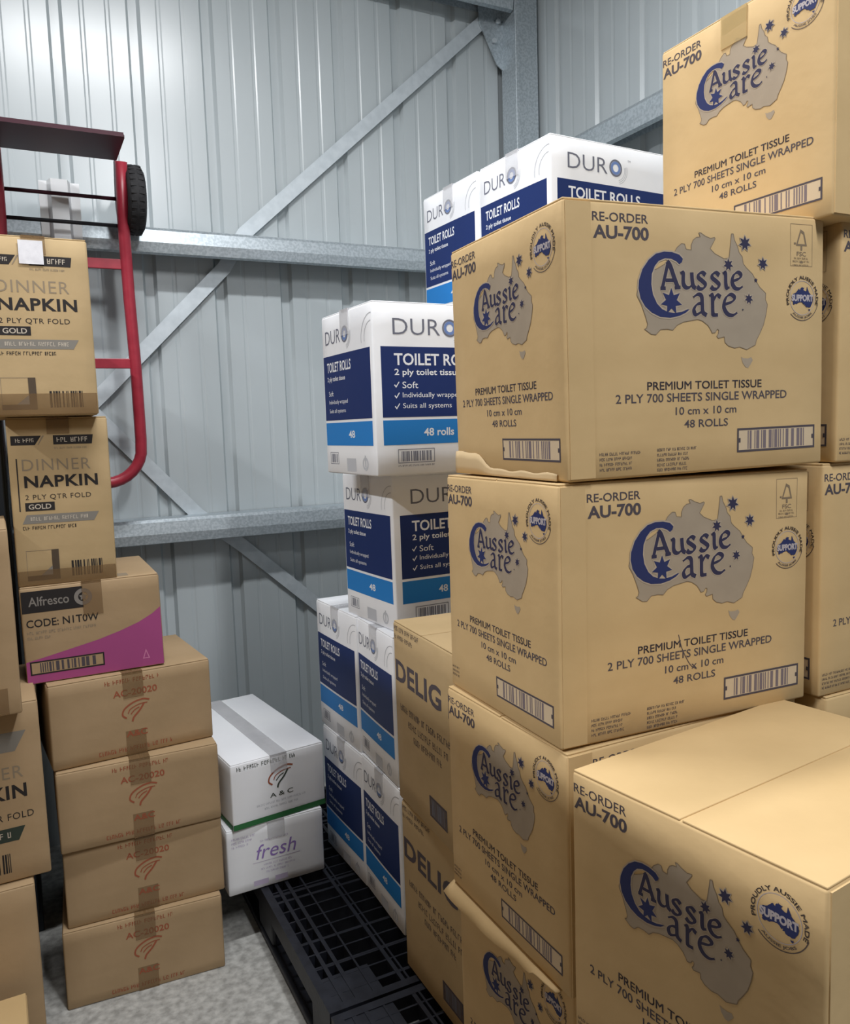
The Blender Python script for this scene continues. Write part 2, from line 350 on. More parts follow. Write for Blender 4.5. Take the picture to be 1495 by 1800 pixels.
def roundel(cx, cy, R):
    p = Print(); p.ring(cx, cy, R*.965, R, 0, 1, math.radians(225), math.radians(345)); p.ring(cx, cy, R*.73, R*.755, 2, 1)
    xs = [q[0] for q in MAP]; ys = [q[1] for q in MAP]; mx, my = (min(xs)+max(xs))/2, (min(ys)+max(ys))/2; s = R*1.30/(max(xs)-min(xs))
    g = lambda q: (cx+(q[0]-mx)*s, cy+(q[1]-my)*s+R*.04)
    p.poly([g(q) for q in MAP], 1, 2); p.poly([g(q) for q in TAS], 1, 2)
    p.text('SUPPORT', cx-R*.66, cy-R*.15, cx+R*.64, cy+R*.15, 2, 3, .055)
    p.arctext('PROUDLY AUSSIE MADE', cx, cy, R*.82, R*.15, math.radians(200), math.radians(-20), 0, 3)
    p.arctext('AUSSIE JOBS', cx, cy, R*.80, R*.12, math.radians(228), math.radians(312), 0, 3, inner=True)
    return p
def barcode(x0, y0, x1, y1, seed=1):
    p = Print(); w = (y1-y0)*.09
    p.rect(x0, y0, x1, y1, 1, 0); p.frame(x0, y0, x1, y1, w, 0, 1)
    q = (x1-x0)*.13; p.bars(x0+q, y0+w*1.3, x1-q, y1-w*1.3, 2, 1, seed)
    p.rect(x0+w, (y0+y1)/2-w, x0+w*2, (y0+y1)/2+w, 0, 2); p.rect(x1-w*2, (y0+y1)/2-w, x1-w, (y0+y1)/2+w, 0, 2)
    return p
BCM = [INK, PALE, BARS]
def tissue_face(root, face, dims, wide, scratch=False):
    w = dims[0] if face == 'N' else dims[1]; h = dims[2]
    U = lambda u: u*w
    V = lambda v: v*h
    t = Print()
    if wide:
        k = w/.5036; m, b = logo_prints(k, U(.371), V(.458))
        t.part('stock_code_print'); t.text('RE-ORDER', U(.098), V(.925), U(.292), V(.957), 0, 0, .008); t.text('AU-700', U(.100), V(.864), U(.294), V(.912), 0, 0, .03)
        L = [(.280, .728, .322, .353), (.167, .836, .276, .309), (.385, .624, .226, .256), (.418, .590, .176, .206)]
        for i, (u, n, y) in enumerate(((.108, 4, .088), (.316, 5, .092))):
            t.part('address_print')
            for j in range(n): t.greek(U(u), V(y-.019*j), U(u+(.15 if j == 0 else .12)), V(.011), 0, 0, i*9+j)
        stick(root, face, dims, 'barcode_print', barcode(U(.628), V(.068), U(.962), V(.163), 3), BCM)
        r = roundel(U(.902), V(.675), .0365*k)
        f = Print(); x0, x1, y0, y1 = U(.850), U(.945), V(.80), V(.965)
        f.frame(x0, y0, x1, y1, .0006, 0); cx = (x0+x1)/2
        f.poly([(cx-.012, y1-.034), (cx-.002, y1-.008), (cx+.006, y1-.012), (cx+.012, y1-.034), (cx+.002, y1-.034), (cx+.002, y1-.041), (cx-.002, y1-.041), (cx-.002, y1-.034)], 0, 0,
               holes=[[(cx-.008, y1-.031), (cx-.001, y1-.013), (cx+.004, y1-.016), (cx+.008, y1-.031)]])
        f.rect(cx-.016, y1-.032, cx-.012, y1-.029)
        f.text('FSC', cx-.010, y1-.050, cx+.010, y1-.043, 0, 0, .01)
        f.greek(x0+.008, y1-.055, x1-.008, .003, 0, 0, 4); f.rect(cx-.003, y1-.061, cx+.003, y1-.058)
        f.greek(x0+.005, y0-.004+.004, x1-.006, .003, 0, 0, 5); f.greek(x0+.005, y0+.006, x1-.006, .003, 0, 0, 6)
        stick(root, face, dims, 'certification_print', f, [MAPEDGE])
    else:
        k = w/.3715*.782; m, b = logo_prints(k, U(.370), V(.513))
        t.part('stock_code_print'); t.text('RE-ORDER', U(.012), V(.925), U(.272), V(.957), 0, 0, .008); t.text('AU-700', U(.014), V(.868), U(.275), V(.914), 0, 0, .03)
        L = [(.232, .785, .347, .377), (.088, .905, .300, .332), (.345, .66, .253, .281), (.39, .61, .208, .236)]
        stick(root, face, dims, 'barcode_print', barcode(U(.480), V(.072), U(.950), V(.160), 5), BCM)
        r = roundel(U(.855), V(.855), .0355)
        t.part('address_print')
        for j in range(4 if face == 'N' else 3): t.greek(U(.02), V(.092-.019*j), U(.30 if face == 'N' else .10), V(.010), 0, 0, 40+j)
    if scratch: t.part('scratch').ribbon([(U(.437), V(.375)), (U(.452), V(.315)), (U(.485), V(.245)), (U(.512), V(.222))], lambda th: .0007)
    t.part('product_text')
    for s, (a, c, y0, y1) in zip(('PREMIUM TOILET TISSUE', '2 PLY 700 SHEETS SINGLE WRAPPED', '10 cm x 10 cm', '48 ROLLS'), L): t.text(s, U(a), V(y0), U(c), V(y1), 0, 0, .010)
    stick(root, face, dims, 'country_print', m, [MAPG, MAPEDGE])
    stick(root, face, dims, 'brand_lettering', b, [NAVY, HALO, LETTER])
    stick(root, face, dims, 'roundel_print', r, [INKM, NAVY, LILAC])
    stick(root, face, dims, 'text_print', t, [INK])
def duro_face(root, face, dims):
    w = dims[0] if face == 'N' else dims[1]; h = dims[2]; U = lambda u: u*w; V = lambda v: v*h
    p = Print(); a, c = (.041, .962) if face == 'N' else (.022, .955)
    p.rect(U(a), V(.338), U(c), V(.744), 0); p.rect(U(a), V(.178), U(c), V(.322), 1)
    stick(root, face, dims, 'colour_panel', p, [DNAVY, DBLUE])
    t = Print()
    cy = V(.857)
    def ring(cx, R):
        t.ring(cx, cy, R*.62, R*.78, 0, 0, n=28); t.ring(cx, cy, R*.34, R*.60, 3, 0, n=28)
        for k in range(3): t.ring(cx+R*.1, cy-R*.1, R*(.98+.16*k), R*(1.03+.16*k), 2, 0, math.radians(-75), math.radians(15), 12)
    if face == 'N':
        t.part('brand_print').text('DUR', U(.108), V(.812), U(.366), V(.905), 0, 0, -.006); cx, R = U(.422), .0265
        ring(cx, R); t.text('TM', U(.505), V(.905), U(.525), V(.918), 0)
        q = Print(); q.part('heading_print').text('TOILET ROLLS', U(.110), V(.637), U(.590), V(.706), 0, 1, .02); q.text('2 ply toilet tissue', U(.110), V(.570), U(.478), V(.617), 0, 1, .015)
        q.part('feature_list_print')
        for y, s, e in ((.523, 'Soft', .235), (.461, 'Individually wrapped', .475), (.399, 'Suits all systems', .42)):
            x = U(.118); yy = V(y); q.poly([(x-.006, yy), (x-.004, yy+.002), (x-.001, yy-.002), (x+.006, yy+.008), (x+.008, yy+.007), (x-.001, yy-.006)], 0, 1)
            q.text(s, U(.150), V(y-.018), U(e), V(y+.020), 0, 1)
        q.part('quantity_print').text('48 rolls', U(.26), V(.225), U(.43), V(.272), 0, 1, .02)
        x0, x1, y0, y1 = U(.115), U(.317), V(.050), V(.152)
        t.part('barcode_print').frame(x0, y0+.008, x1, y1, .0016, 1); t.bars(x0+.008, y0+.012, x1-.008, y1-.005, 1, 0, 8, 40); t.greek(x0, y0, x1, .004, 1, 0, 3)
    else:
        t.part('brand_print').text('DUR', U(.080), V(.815), U(.40), V(.900), 0, 0, -.006); cx, R = U(.49), .0255
        ring(cx, R); q = Print(); q.part('heading_print').text('TOILET ROLLS', U(.100), V(.640), U(.60), V(.702), 0, 1, .02); q.text('2 ply toilet tissue', U(.100), V(.575), U(.48), V(.612), 0, 1, .015)
        q.part('feature_list_print')
        for y, s, e in ((.505, 'Soft', .22), (.448, 'Individually wrapped', .52), (.392, 'Suits all systems', .47)): q.text(s, U(.12), V(y-.015), U(e), V(y+.017), 0, 1)
        q.part('quantity_print').text('48', U(.51), V(.225), U(.63), V(.270), 0, 1, .02)
        t.part('barcode_print').frame(U(.09), V(.06), U(.27), V(.135), .0014, 1); t.bars(U(.11), V(.07), U(.25), V(.125), 1, 0, 6, 18)
        t.part('symbol_print').rect(U(.44), V(.02), U(.62), V(.10), 2); t.part('symbol_print').ring(U(.80), V(.07), .010, .016, 2); t.rect(U(.79), V(.05), U(.81), V(.12), 2)
        t.part('roll_outline_print').ring(U(.98), V(.80), .035, .037, 2, 0, math.radians(88), math.radians(192), 16); t.ring(U(.98), V(.80), .052, .054, 2, 0, math.radians(86), math.radians(190), 16)
    stick(root, face, dims, 'brand_print', t, [DGREY, DGREY, LGREY, RINGB]); stick(root, face, dims, 'white_lettering', q, [WINK])
def delight_face(root, dims):
    h = dims[2]; U = lambda u: u*dims[1]; V = lambda v: v*h
    t = Print()
    t.part('small_print').greek(U(.02), V(.952), U(.46), V(.026), 1, 0, 1); t.greek(U(.02), V(.908), U(.36), V(.024), 1, 0, 2)
    t.part('brand_lettering').text('DELIG', U(.030), V(.675), U(.800), V(.795), 0, 0, .03, 0, 1.05); t.part('brand_lettering').text('H', U(.900), V(.675), U(.990), V(.795), 0, 0, .03)
    t.part('product_text')
    for i, (a, c, y) in enumerate(((.10, .93, .525), (.24, .88, .458), (.33, .80, .395))): t.greek(U(a), V(y), U(c), V(.034), 1, 0, 11+i)
    stick(root, 'L', dims, 'text_print', t, [INK, INKM])
    stick(root, 'L', dims, 'barcode_print', barcode(U(.565), V(.085), U(.83), V(.195), 9), [INK, INKM, DGREY])
def napkin_face(root, dims, dark=False):
    w, d, h = dims; U = lambda u: u*w; V = lambda v: v*h; t = Print()
    sl = .03
    t.part('tag_print').poly([(U(.035), V(.838)), (U(.265), V(.838)), (U(.33), V(.892)), (U(.035), V(.892))], 0); t.poly([(U(.29), V(.838)), (U(.30), V(.838)), (U(.36), V(.892)), (U(.34), V(.892))], 1)
    t.greek(U(.08), V(.855), U(.27), V(.022), 3, 1, 2); t.part('tag_print').poly([(U(.445), V(.838)), (U(.83), V(.838)), (U(.845), V(.893)), (U(.445), V(.893))], 0)
    t.greek(U(.48), V(.852), U(.81), V(.028), 3, 1, 3); t.greek(U(.45), V(.812), U(.78), V(.012), 1, 0, 4)
    t.part('product_text').text('DINNER', U(.125), V(.688), U(.80), V(.755), 1, 0, -.004, 0, 1.1); t.text('NAPKIN', U(.135), V(.588), U(.865), V(.658), 0, 0, .028, 0, 1.08)
    t.text('2 PLY QTR FOLD', U(.135), V(.512), U(.785), V(.546), 0, 0, .0, 0, 1.1)
    t.rect(U(.128), V(.450), U(.415), V(.500), 0); t.text('GOLD', U(.16), V(.460), U(.38), V(.490), 3, 1, .015)
    t.poly([(U(.09), V(.375)), (U(.80), V(.375)), (U(.855), V(.428)), (U(.135), V(.428))], 2); t.greek(U(.17), V(.392), U(.76), V(.022), 3, 1, 7)
    t.greek(U(.09), V(.340), U(.63), V(.020), 0, 0, 8)
    t.rect(U(.070), V(.450), U(.082), V(.760), 0)
    x0, x1, y0, y1 = U(.10), U(.42), V(.035), V(.215)
    t.part('picture_print').frame(x0, y0, x1, y1, .001, 1); t.rect(x1-.016, y0, x1, y1, 4, 2); t.rect(x0, y0, x1, y0+.012, 4, 2); t.poly([(x1-.042, y0+.012), (x1-.016, y0+.012), (x1-.016, y0+.034)], 2, 2)
    if not dark:
        t.part('barcode_print').bars(U(.54), V(.045), U(.86), V(.138), 0, 1, 12, 26); stick(root, 'N', dims, 'print', t, [NBLK, NTAN, NGRY, WINKD, PICT])
    return t
def alfresco_face(root, dims):
    w, d, h = dims; U = lambda u: u*w; V = lambda v: v*h; p = Print()
    pts = [(U(.0), V(.235)), (U(.0), V(.012)), (U(1), V(.012)), (U(1), V(.64)), (U(.93), V(.575)), (U(.82), V(.50)), (U(.68), V(.435)), (U(.52), V(.375)), (U(.34), V(.325)), (U(.16), V(.275))]
    p.poly([(min(max(x, .002), w-.002), y) for x, y in pts], 0)
    stick(root, 'N', dims, 'pink_panel', p, [PINK])
    p = Print(); p.rect(.70*w, .02, .78*w, .062); stick(root, 'T', dims, 'top_print', p, [NTAN])
    t = Print(); r = V(.105); cx, cy = U(.435), V(.845)
    t.part('name_tag_print').rect(.003, cy-r*1.05, cx, cy+r*1.05, 0, 0); t.ring(cx, cy, 0, r*1.05, 0, 0, -math.pi/2, math.pi/2, 16)
    t.ring(cx, cy, r*.45, r*.82, 1, 1, n=24); t.star(cx, cy, r*.4, 1, 1, 5)
    t.text('Alfresco', U(.055), V(.80), U(.335), V(.895), 1, 1, .012)
    t.part('code_print').text('CODE: N1T0W', U(.030), V(.585), U(.535), V(.665), 0, 0, .012)
    t.greek(U(.030), V(.515), U(.53), V(.03), 2, 0, 3); t.greek(U(.030), V(.462), U(.19), V(.028), 2, 0, 4)
    x0, x1, y0, y1 = U(.030), U(.552), V(.095), V(.235)
    t.part('barcode_print').rect(x0, y0, x1, y1, 3, 1); t.frame(x0, y0, x1, y1, .0035, 0, 2); t.bars(x0+.022, y0+.005, x1-.018, y1-.005, 4, 2, 15, 30)
    t.part('symbol_print').poly([(U(.835), V(.095)), (U(.89), V(.095)), (U(.862), V(.20))], 5, 1, holes=[[(U(.846), V(.105)), (U(.879), V(.105)), (U(.862), V(.175))]])
    stick(root, 'N', dims, 'print', t, [NBLK, NTAGW, NTAN, KRAFTB, INK, PINKL])
def swoosh(t, x, y, s, mats=(0, 0)):
    P = lambda a, b: (x+a*s, y+.12*s+b*s*.8)
    t.ribbon([P(1.0, .92), P(.75, 1.0), (P(.38, .90)), P(.08, .66), P(.0, .38), P(.14, .20)], lambda th: s*.030, mats[0], 1)
    t.ribbon([P(.92, .80), P(.62, .78), P(.30, .62), P(.20, .42)], lambda th: s*.018, mats[0], 1)
    t.ribbon([P(.80, .80), P(.62, .48), P(.40, .20), P(.34, .0)], lambda th: s*.034, mats[1], 1)
    t.ribbon([P(.62, .64), P(.46, .56), P(.34, .42), P(.30, .36)], lambda th: s*.020, mats[1], 1)
def ac_face(root, dims):
    w, d, h = dims; U = lambda u: u*w; V = lambda v: v*h; t = Print()
    t.part('code_print').greek(U(.33), V(.885), U(.68), V(.05), 0, 1, 2); t.text('AC-20020', U(.375), V(.725), U(.648), V(.805), 0, 1, .018)
    t.part('emblem_print'); swoosh(t, U(.425), V(.37), .068); t.text('A&C', U(.440), V(.225), U(.572), V(.300), 0, 1, .018)
    t.part('footer_print').greek(U(.27), V(.060), U(.74), V(.05), 0, 1, 5)
    stick(root, 'N', dims, 'red_print', t, [RED])
NTAGW = plain('tag_grey_ink', (.24, .22, .20), .65)
PICT = plain('picture_brown_ink', (.085, .062, .042), .7)
PINKL = plain('pale_pink_ink', (.62, .22, .40), .65)
MAPEDGE = plain('brown_ink', (.22, .165, .11), .75)
INKM = plain('brown_grey_ink', (.115, .09, .08), .7)
WINKD = plain('dull_white_ink', (.52, .46, .38), .65)
PURPL = plain('pale_purple_ink', (.52, .46, .62), .65)
DGREEN = plain('dark_green_ink', (.035, .05, .04), .6)
TAPEL = noise_mat('pale_tape', (.56, .42, .20), (.60, .45, .22), (12, 12, 12), .3)
see_through(TAPEL, .55)

BRIGHT = plain('bright_steel', (.80, .82, .84), .35, .1)
KTORN = plain('torn_board', (.60, .45, .26), .85)
SLATE = plain('gap_dark_slate', (.030, .037, .048), .5)  # dark colour of the added cabinet that keeps the left gap dark
# ------------------------------------------------------------------ room
def thick(line, t):
    L = []; Rr = []
    for i, p in enumerate(line):
        p = Vector(p); a = Vector(line[max(i-1, 0)]); b = Vector(line[min(i+1, len(line)-1)])
        d1 = (p-a).normalized() if i else (b-p).normalized(); d2 = (b-p).normalized() if i < len(line)-1 else d1
        n = Vector((-(d1+d2).y, (d1+d2).x)).normalized(); k = t/2/max(.5, n.dot(Vector((-d1.y, d1.x))))
        L.append(tuple(p+n*k)); Rr.append(tuple(p-n*k))
    return L+Rr[::-1]
YB, XR = 3.05, 2.08
def sheet_profile(a0, a1, phase, per=.25):
    pts = [(a0, 0)]; k = math.floor((a0-phase)/per)
    while phase+k*per < a1+per:
        c = phase+k*per
        for da, dp in ((-.024, 0), (-.014, .018), (.014, .018), (.024, 0), (.075, 0), (.080, .0016), (.088, .0016), (.093, 0), (.157, 0), (.162, .0016), (.170, .0016), (.175, 0)):
            if a0 < c+da < a1: pts.append((c+da, dp))
        k += 1
    pts.append((a1, 0)); return pts
mb = MB(); pr = sheet_profile(-1.3, XR, .219)
n = len(pr); mb.add([(a, YB+b, z) for z in (0, 3.7) for a, b in pr], [(i, i+1, n+i+1, n+i) for i in range(n-1)])
w_ = mb.build('wall_back', SHEET, None, recalc=False); tag(w_, kind='structure')
w_.modifiers.new('thickness', 'SOLIDIFY').thickness = .0008
mb = MB(); pr = sheet_profile(-.2, YB, .30); n = len(pr)
mb.add([(XR+b, a, z) for z in (0, 3.7) for a, b in pr], [(i, i+1, n+i+1, n+i) for i in range(n-1)])
w_ = mb.build('wall_right', SHEET, None, recalc=False); tag(w_, kind='structure')
w_.modifiers.new('thickness', 'SOLIDIFY').thickness = .0008
CONC = noise_mat('concrete', (.27, .27, .255), (.47, .47, .45), (45, 45, 45), .8, .3, 150, detail=9, lo=.34, hi=.66)
mb = MB(); mb.box(-1.3, XR+.03, -.6, YB+.03, -.1, 0); tag(mb.build('floor', CONC), kind='structure')

def girt_profile(zt): return thick([(3.044, zt-.06), (3.044, zt), (2.941, zt), (2.933, zt-.009), (2.927, zt-.050), (2.933, zt-.082), (2.950, zt-.086)], .0028)
def girt(zt, label):
    mb = MB(); mb.extrude(girt_profile(zt), lambda p: (-1.25, p[0], p[1]), lambda p: (1.95, p[0], p[1]))
    tag(mb.build('wall_girt', STEEL), label, 'steel beam')
girt(2.146, 'galvanised steel girt on back wall with the hand truck wheel against it')
girt(1.146, 'lower galvanised steel girt on back wall, below the hand truck handle')
girt(3.215, 'galvanised steel girt along the very top of the back wall by the corner post')
mb = MB(); pg = thick([(2.074, 2.452), (2.074, 2.512), (1.968, 2.512), (1.960, 2.500), (1.963, 2.470), (1.960, 2.430), (1.980, 2.426)], .0028)
mb.extrude(pg, lambda p: (p[0], 0, p[1]), lambda p: (p[0], 2.925, p[1]))
tag(mb.build('wall_girt', STEEL), 'galvanised steel girt on the right wall above the white cartons', 'steel beam')
def strap(pts, label, y):
    mb = MB(); L = thick(pts, .05); mb.extrude(L, lambda p: (p[0], y, p[1]), lambda p: (p[0], y+.002, p[1]))
    tag(mb.build('brace_strap', STRAP), label, 'steel brace')
strap([(-.05, 1.27), (.30, 1.61), (.73, 2.045), (.81, 2.173), (1.95, 3.19)], 'flat galvanised brace strap rising to the top of the corner post', 3.030)
strap([(-.05, 1.86), (.29, 1.478), (.584, 1.145), (.746, 1.012), (1.30, .50)], 'flat galvanised brace strap falling to the right behind the lower girt', 3.036)
post = empty('corner_post', (2.01, 2.98, 0)); tag(post, 'galvanised square steel post in the corner between the two walls', 'post')
mb = MB(); c = .053; mb.extrude(thick([(-c, c), (-c, -c), (-c+.012, -c-.002), (c, -c), (c, c)], .004), lambda p: (p[0], p[1], 0), lambda p: (p[0], p[1], 3.7))
mb.build('column', STEEL, post, .002)
mb = MB(); mb.extrude([(-.175, 3.23), (-.055, 3.23), (-.055, 2.93), (-.085, 2.95), (-.165, 3.10)], lambda p: (p[0], .042, p[1]), lambda p: (p[0], .047, p[1]))
mb.build('gusset_plate', STEEL, post)
for x, z in ((-.10, 3.04), (-.08, 3.12)):
    mb = MB(); mb.tube([(x, .042, z), (x, .030, z)], .011, 6); mb.build('bolt', STRAP, post)

# ------------------------------------------------------------------ hand truck hung upside down by its wheels
ht = empty('hand_truck', (.185, 2.83, 1.29)); tag(ht, 'red hand truck hanging upside down on the back wall, toe plate up', 'hand truck')
def T(x, y, z): return (x-.185, y-2.83, z-1.29)
path = [T(.363, 2.785, 2.305), T(.362, 2.82, 2.15), T(.366, 2.83, 1.9), T(.372, 2.83, 1.66), T(.373, 2.83, 1.43)]
for k in range(1, 9):
    a = math.radians(90*k/8); path.append(T(.258+.115*math.cos(a), 2.83, 1.405-.115*math.sin(a)))
full = path+[(-p[0], p[1], p[2]) for p in path[::-1]]
mb = MB(); mb.tube(full, .0185, 14); mb.build('tube_frame', TRED, ht)
for z in (1.995, 1.678):
    mb = MB(); mb.box(-.18, .18, -.006, .006, z-1.29-.016, z-1.29+.016); mb.build('crossbar', TRED, ht, .002)
mb = MB(); mb.extrude([(-.20, -.06), (.163, -.06), (.163, -.27), (.157, -.29), (-.215, -.29)], lambda p: (p[0], p[1], 1.012), lambda p: (p[0], p[1], 1.019))
mb.box(-.21, .158, -.292, -.286, 1.008, 1.020); mb.build('toe_plate', TDARK, ht)
mb = MB(); mb.tube([T(-.06, 2.845, 2.205), T(.43, 2.845, 2.205)], .006, 10); mb.build('axle', TDARK, ht)
mb = MB(); mb.tube([T(-.01, 2.835, 2.118), T(.38, 2.835, 2.118)], .006, 10); mb.build('rod', BLKST, ht)
for x in (.347, .019):
    mb = MB(); mb.extrude([(-.020, 1.03), (.012, 1.03), (.040, .93), (.034, .89), (-.005, .82), (-.018, .84)], lambda p: (x-.185, p[0], p[1]), lambda p: (x-.185+.004, p[0], p[1])); mb.build('axle_bracket', TDARK, ht)
for x in (.402, -.032):
    R, W2 = .108, .028
    w = MB(); w.lathe_x([(-W2*.7, R*.55), (-W2, R*.72), (-W2, R*.86), (-W2*.75, R*.96), (-W2*.25, R), (W2*.25, R), (W2*.75, R*.96), (W2, R*.86), (W2, R*.72), (W2*.7, R*.55)], T(x, 2.845, 2.205), 40)
    for k in range(30):
        a = 2*math.pi*k/30; cy, cz = math.cos(a), math.sin(a); q = T(x, 2.845, 2.205)
        for sx in (-1, 1):
            V_ = []
            for rr in (R*.985, R*1.012):
                for da in (-.05, .05): V_ += [(q[0]+sx*W2*.15, q[1]+rr*math.cos(a+da), q[2]+rr*math.sin(a+da)), (q[0]+sx*W2*.72, q[1]+rr*.985*math.cos(a+da), q[2]+rr*.985*math.sin(a+da))]
            w.add(V_, [(4, 5, 7, 6), (0, 1, 5, 4), (2, 6, 7, 3), (0, 4, 6, 2), (1, 3, 7, 5)])
    wo = w.build('wheel', RUBBER, ht)
    hb = MB(); hb.lathe_x([(-W2*.9, 0), (-W2*.9, R*.2), (-W2*.3, R*.25), (-W2*.3, R*.58), (W2*.3, R*.58), (W2*.3, R*.25), (W2*.9, R*.2), (W2*.9, 0)], T(x, 2.845, 2.205), 24); hb.build('hub', BLKST, wo)
mb = MB(); hp = thick([(.125, 2.922), (.150, 2.922), (.160, 2.888), (.208, 2.888), (.218, 2.922), (.246, 2.922)], .0022)
mb.extrude(hp, lambda p: (p[0], p[1], 1.93), lambda p: (p[0], p[1], 2.262))
tag(mb.build('steel_channel', BRIGHT), 'short upright galvanised channel fixed to the girt behind the top napkin carton', 'steel channel')

# ------------------------------------------------------------------ black plastic pallets
def pallet(x0, y0, label):
    W, D, H, td = 1.10, 1.10, .15, .028
    rt = empty('plastic_pallet', (x0, y0, 0)); tag(rt, label, 'pallet', 'black plastic pallets under the tissue cartons')
    mb = MB(); rd = random.Random(5); zt = H-.012
    for a, b in ((0, .022), (W-.022, W)): mb.box(a, b, 0, D, H-.055, H-.0015)
    for a, b in ((0, .022), (D-.022, D)): mb.box(.022, W-.022, a, b, H-.055, H-.0015)
    xs = []; x = .045
    for k, s in enumerate([.030, .042, .075, .014, .075, .034, .030, .085, .085, .034, .030, .075, .014, .075, .085, .034, .030, .06, .06]):
        if x < W-.03: xs.append((x, .010 if s < .05 else .005)); x += s
    for x, t in xs: mb.box(x-t/2, x+t/2, .022, D-.022, zt-td, H-.002)
    y = .058; k = 0
    while y < D-.03:
        t = .010 if k % 4 == 0 else .005; mb.box(.022, W-.022, y-t/2, y+t/2, zt-td, H-.0035); y += .052; k += 1
    for y in (.0, D-.14): mb.box(.022, .14, y+.02, y+.12, H-.02, H-.004)
    for cy in (.16, .51, .86):
        mb.box(.022, W-.022, cy-.006, cy+.006, H-.055, H-.004)
    mb.build('top_deck', PLAST, rt)
    for bx in (0, .475, .95):
        for by in (0, .475, .95):
            b = MB(); b.box(bx+.004, bx+.146, by+.004, by+.146, .018, H-.05); b.build('foot_block', PLAST, rt, .008)
    for bx in (0, .475, .95):
        b = MB(); b.box(bx, bx+.15, 0, D, 0, .02); b.build('runner', PLAST, rt, .003)
    return rt
pallet(.528, 1.600, 'black plastic pallet in the rear, its bare grid deck showing beside the white cartons')
pallet(.528, .490, 'black plastic pallet in front, mostly hidden beneath the brown tissue cartons')

# ------------------------------------------------------------------ cartons
BX = {
'A1': ([0.7052, 0.9398, 1.3495, -0.068, 0.0018, -0.013], [0.4996, 0.3703, 0.3986]),
'A2': ([0.6908, 0.9469, 0.9491, -0.0479, -0.0019, 0.0038], [0.5032, 0.3721, 0.3987]),
'A3': ([0.6966, 0.9404, 0.5529, -0.0078, 0.0026, -0.0051], [0.4926, 0.3781, 0.3926]),
'A4': ([0.7187, 0.9616, 0.1501, 0.012, -0.0034, 0.0], [0.4926, 0.3605, 0.4017]),
'A7': ([0.7011, 0.5097, 0.5516, 0.1168, -0.0051, 0.0047], [0.4901, 0.3715, 0.404]),
'A0': ([1.1767, 0.8751, 1.7489, 0.0045, -0.0036, -0.0001], [0.4926, 0.3749, 0.3971]),
'A5': ([1.2306, 0.8999, 1.3549, -0.0, 0.003, 0.0052], [0.3715, 0.4926, 0.3992]),
'A6': ([1.2116, 0.9096, 0.9468, -0.0, -0.0008, -0.0005], [0.3715, 0.4926, 0.4066]),
'DB1': ([0.7319, 1.347, 0.5666, -0.0632, -0.0017, -0.0021], [0.4, 0.334, 0.428]),
'DB2': ([0.7507, 1.3278, 0.15, 0.0001, 0.0009, -0.0016], [0.4, 0.3386, 0.4155]),
'DNM': ([0.7919, 1.7742, 0.5395, -0.0527, -0.0068, -0.0014], [0.48, 0.2756, 0.3855]),
'DNL': ([0.7896, 1.7626, 0.1501, -0.0279, -0.0074, 0.0008], [0.48, 0.268, 0.389]),
'DFM': ([0.7992, 2.0384, 0.5347, 0.0374, 0.0018, -0.0013], [0.48, 0.2956, 0.3902]),
'DFL': ([0.794, 2.0199, 0.1496, 0.0335, 0.0009, 0.0004], [0.48, 0.2937, 0.3855]),
'D2': ([0.8188, 1.8051, 0.9262, 0.0473, -0.0075, 0.0005], [0.48, 0.3006, 0.396]),
'D3': ([0.7337, 1.6967, 1.3279, 0.0277, 0.0014, -0.0013], [0.48, 0.3064, 0.3971]),
'D4': ([1.1423, 1.9038, 1.7218, 0.0379, -0.0008, -0.0011], [0.48, 0.2948, 0.3877]),
'D5': ([1.161, 1.6014, 1.7244, 0.0513, -0.0003, 0.0011], [0.48, 0.2982, 0.3864]),
'N1': ([-0.044, 2.1058, 1.4928, -0.0, -0.0002, -0.0031], [0.2295, 0.35, 0.4101]),
'N2': ([-0.0202, 2.1658, 1.081, -0.0174, -0.0001, 0.004], [0.2258, 0.35, 0.4104]),
'ALF': ([-0.0183, 2.1582, 0.8395, 0.0021, 0.0079, -0.0073], [0.3254, 0.3479, 0.2421]),
'AC1': ([0.0227, 2.122, 0.623, 0.0886, 0.0019, 0.0027], [0.3991, 0.33, 0.2168]),
'AC2': ([0.0251, 2.11, 0.4131, -0.006, 0.0007, 0.0016], [0.3941, 0.33, 0.2083]),
'AC3': ([0.0271, 2.128, 0.2075, -0.035, 0.0015, 0.0024], [0.3914, 0.33, 0.2046]),
'AC4': ([0.0118, 2.118, -0.0, -0.06, 0.0008, 0.002], [0.3922, 0.33, 0.2072]),
'W1': ([0.4579, 2.1509, 0.3409, 0.1169, 0.0021, -0.0019], [0.2833, 0.5481, 0.191]),
'W2': ([0.4379, 2.1618, 0.15, 0.0264, 0.0008, 0.0016], [0.285, 0.5432, 0.1908]),
'NB': ([-0.2287, 2.0034, 0.429, 0.0251, -0.0011, -0.0028], [0.2302, 0.35, 0.4163]),
'LB': ([-0.292, 1.9763, 0.0007, 0.0273, 0.002, 0.0003], [0.2561, 0.35, 0.4259]),
'NT': ([-0.2597, 1.9172, 0.8456, 0.0228, 0.0004, -0.0008], [0.2301, 0.35, 0.4052]),

}
GA = 'brown toilet tissue cartons stacked on the right'
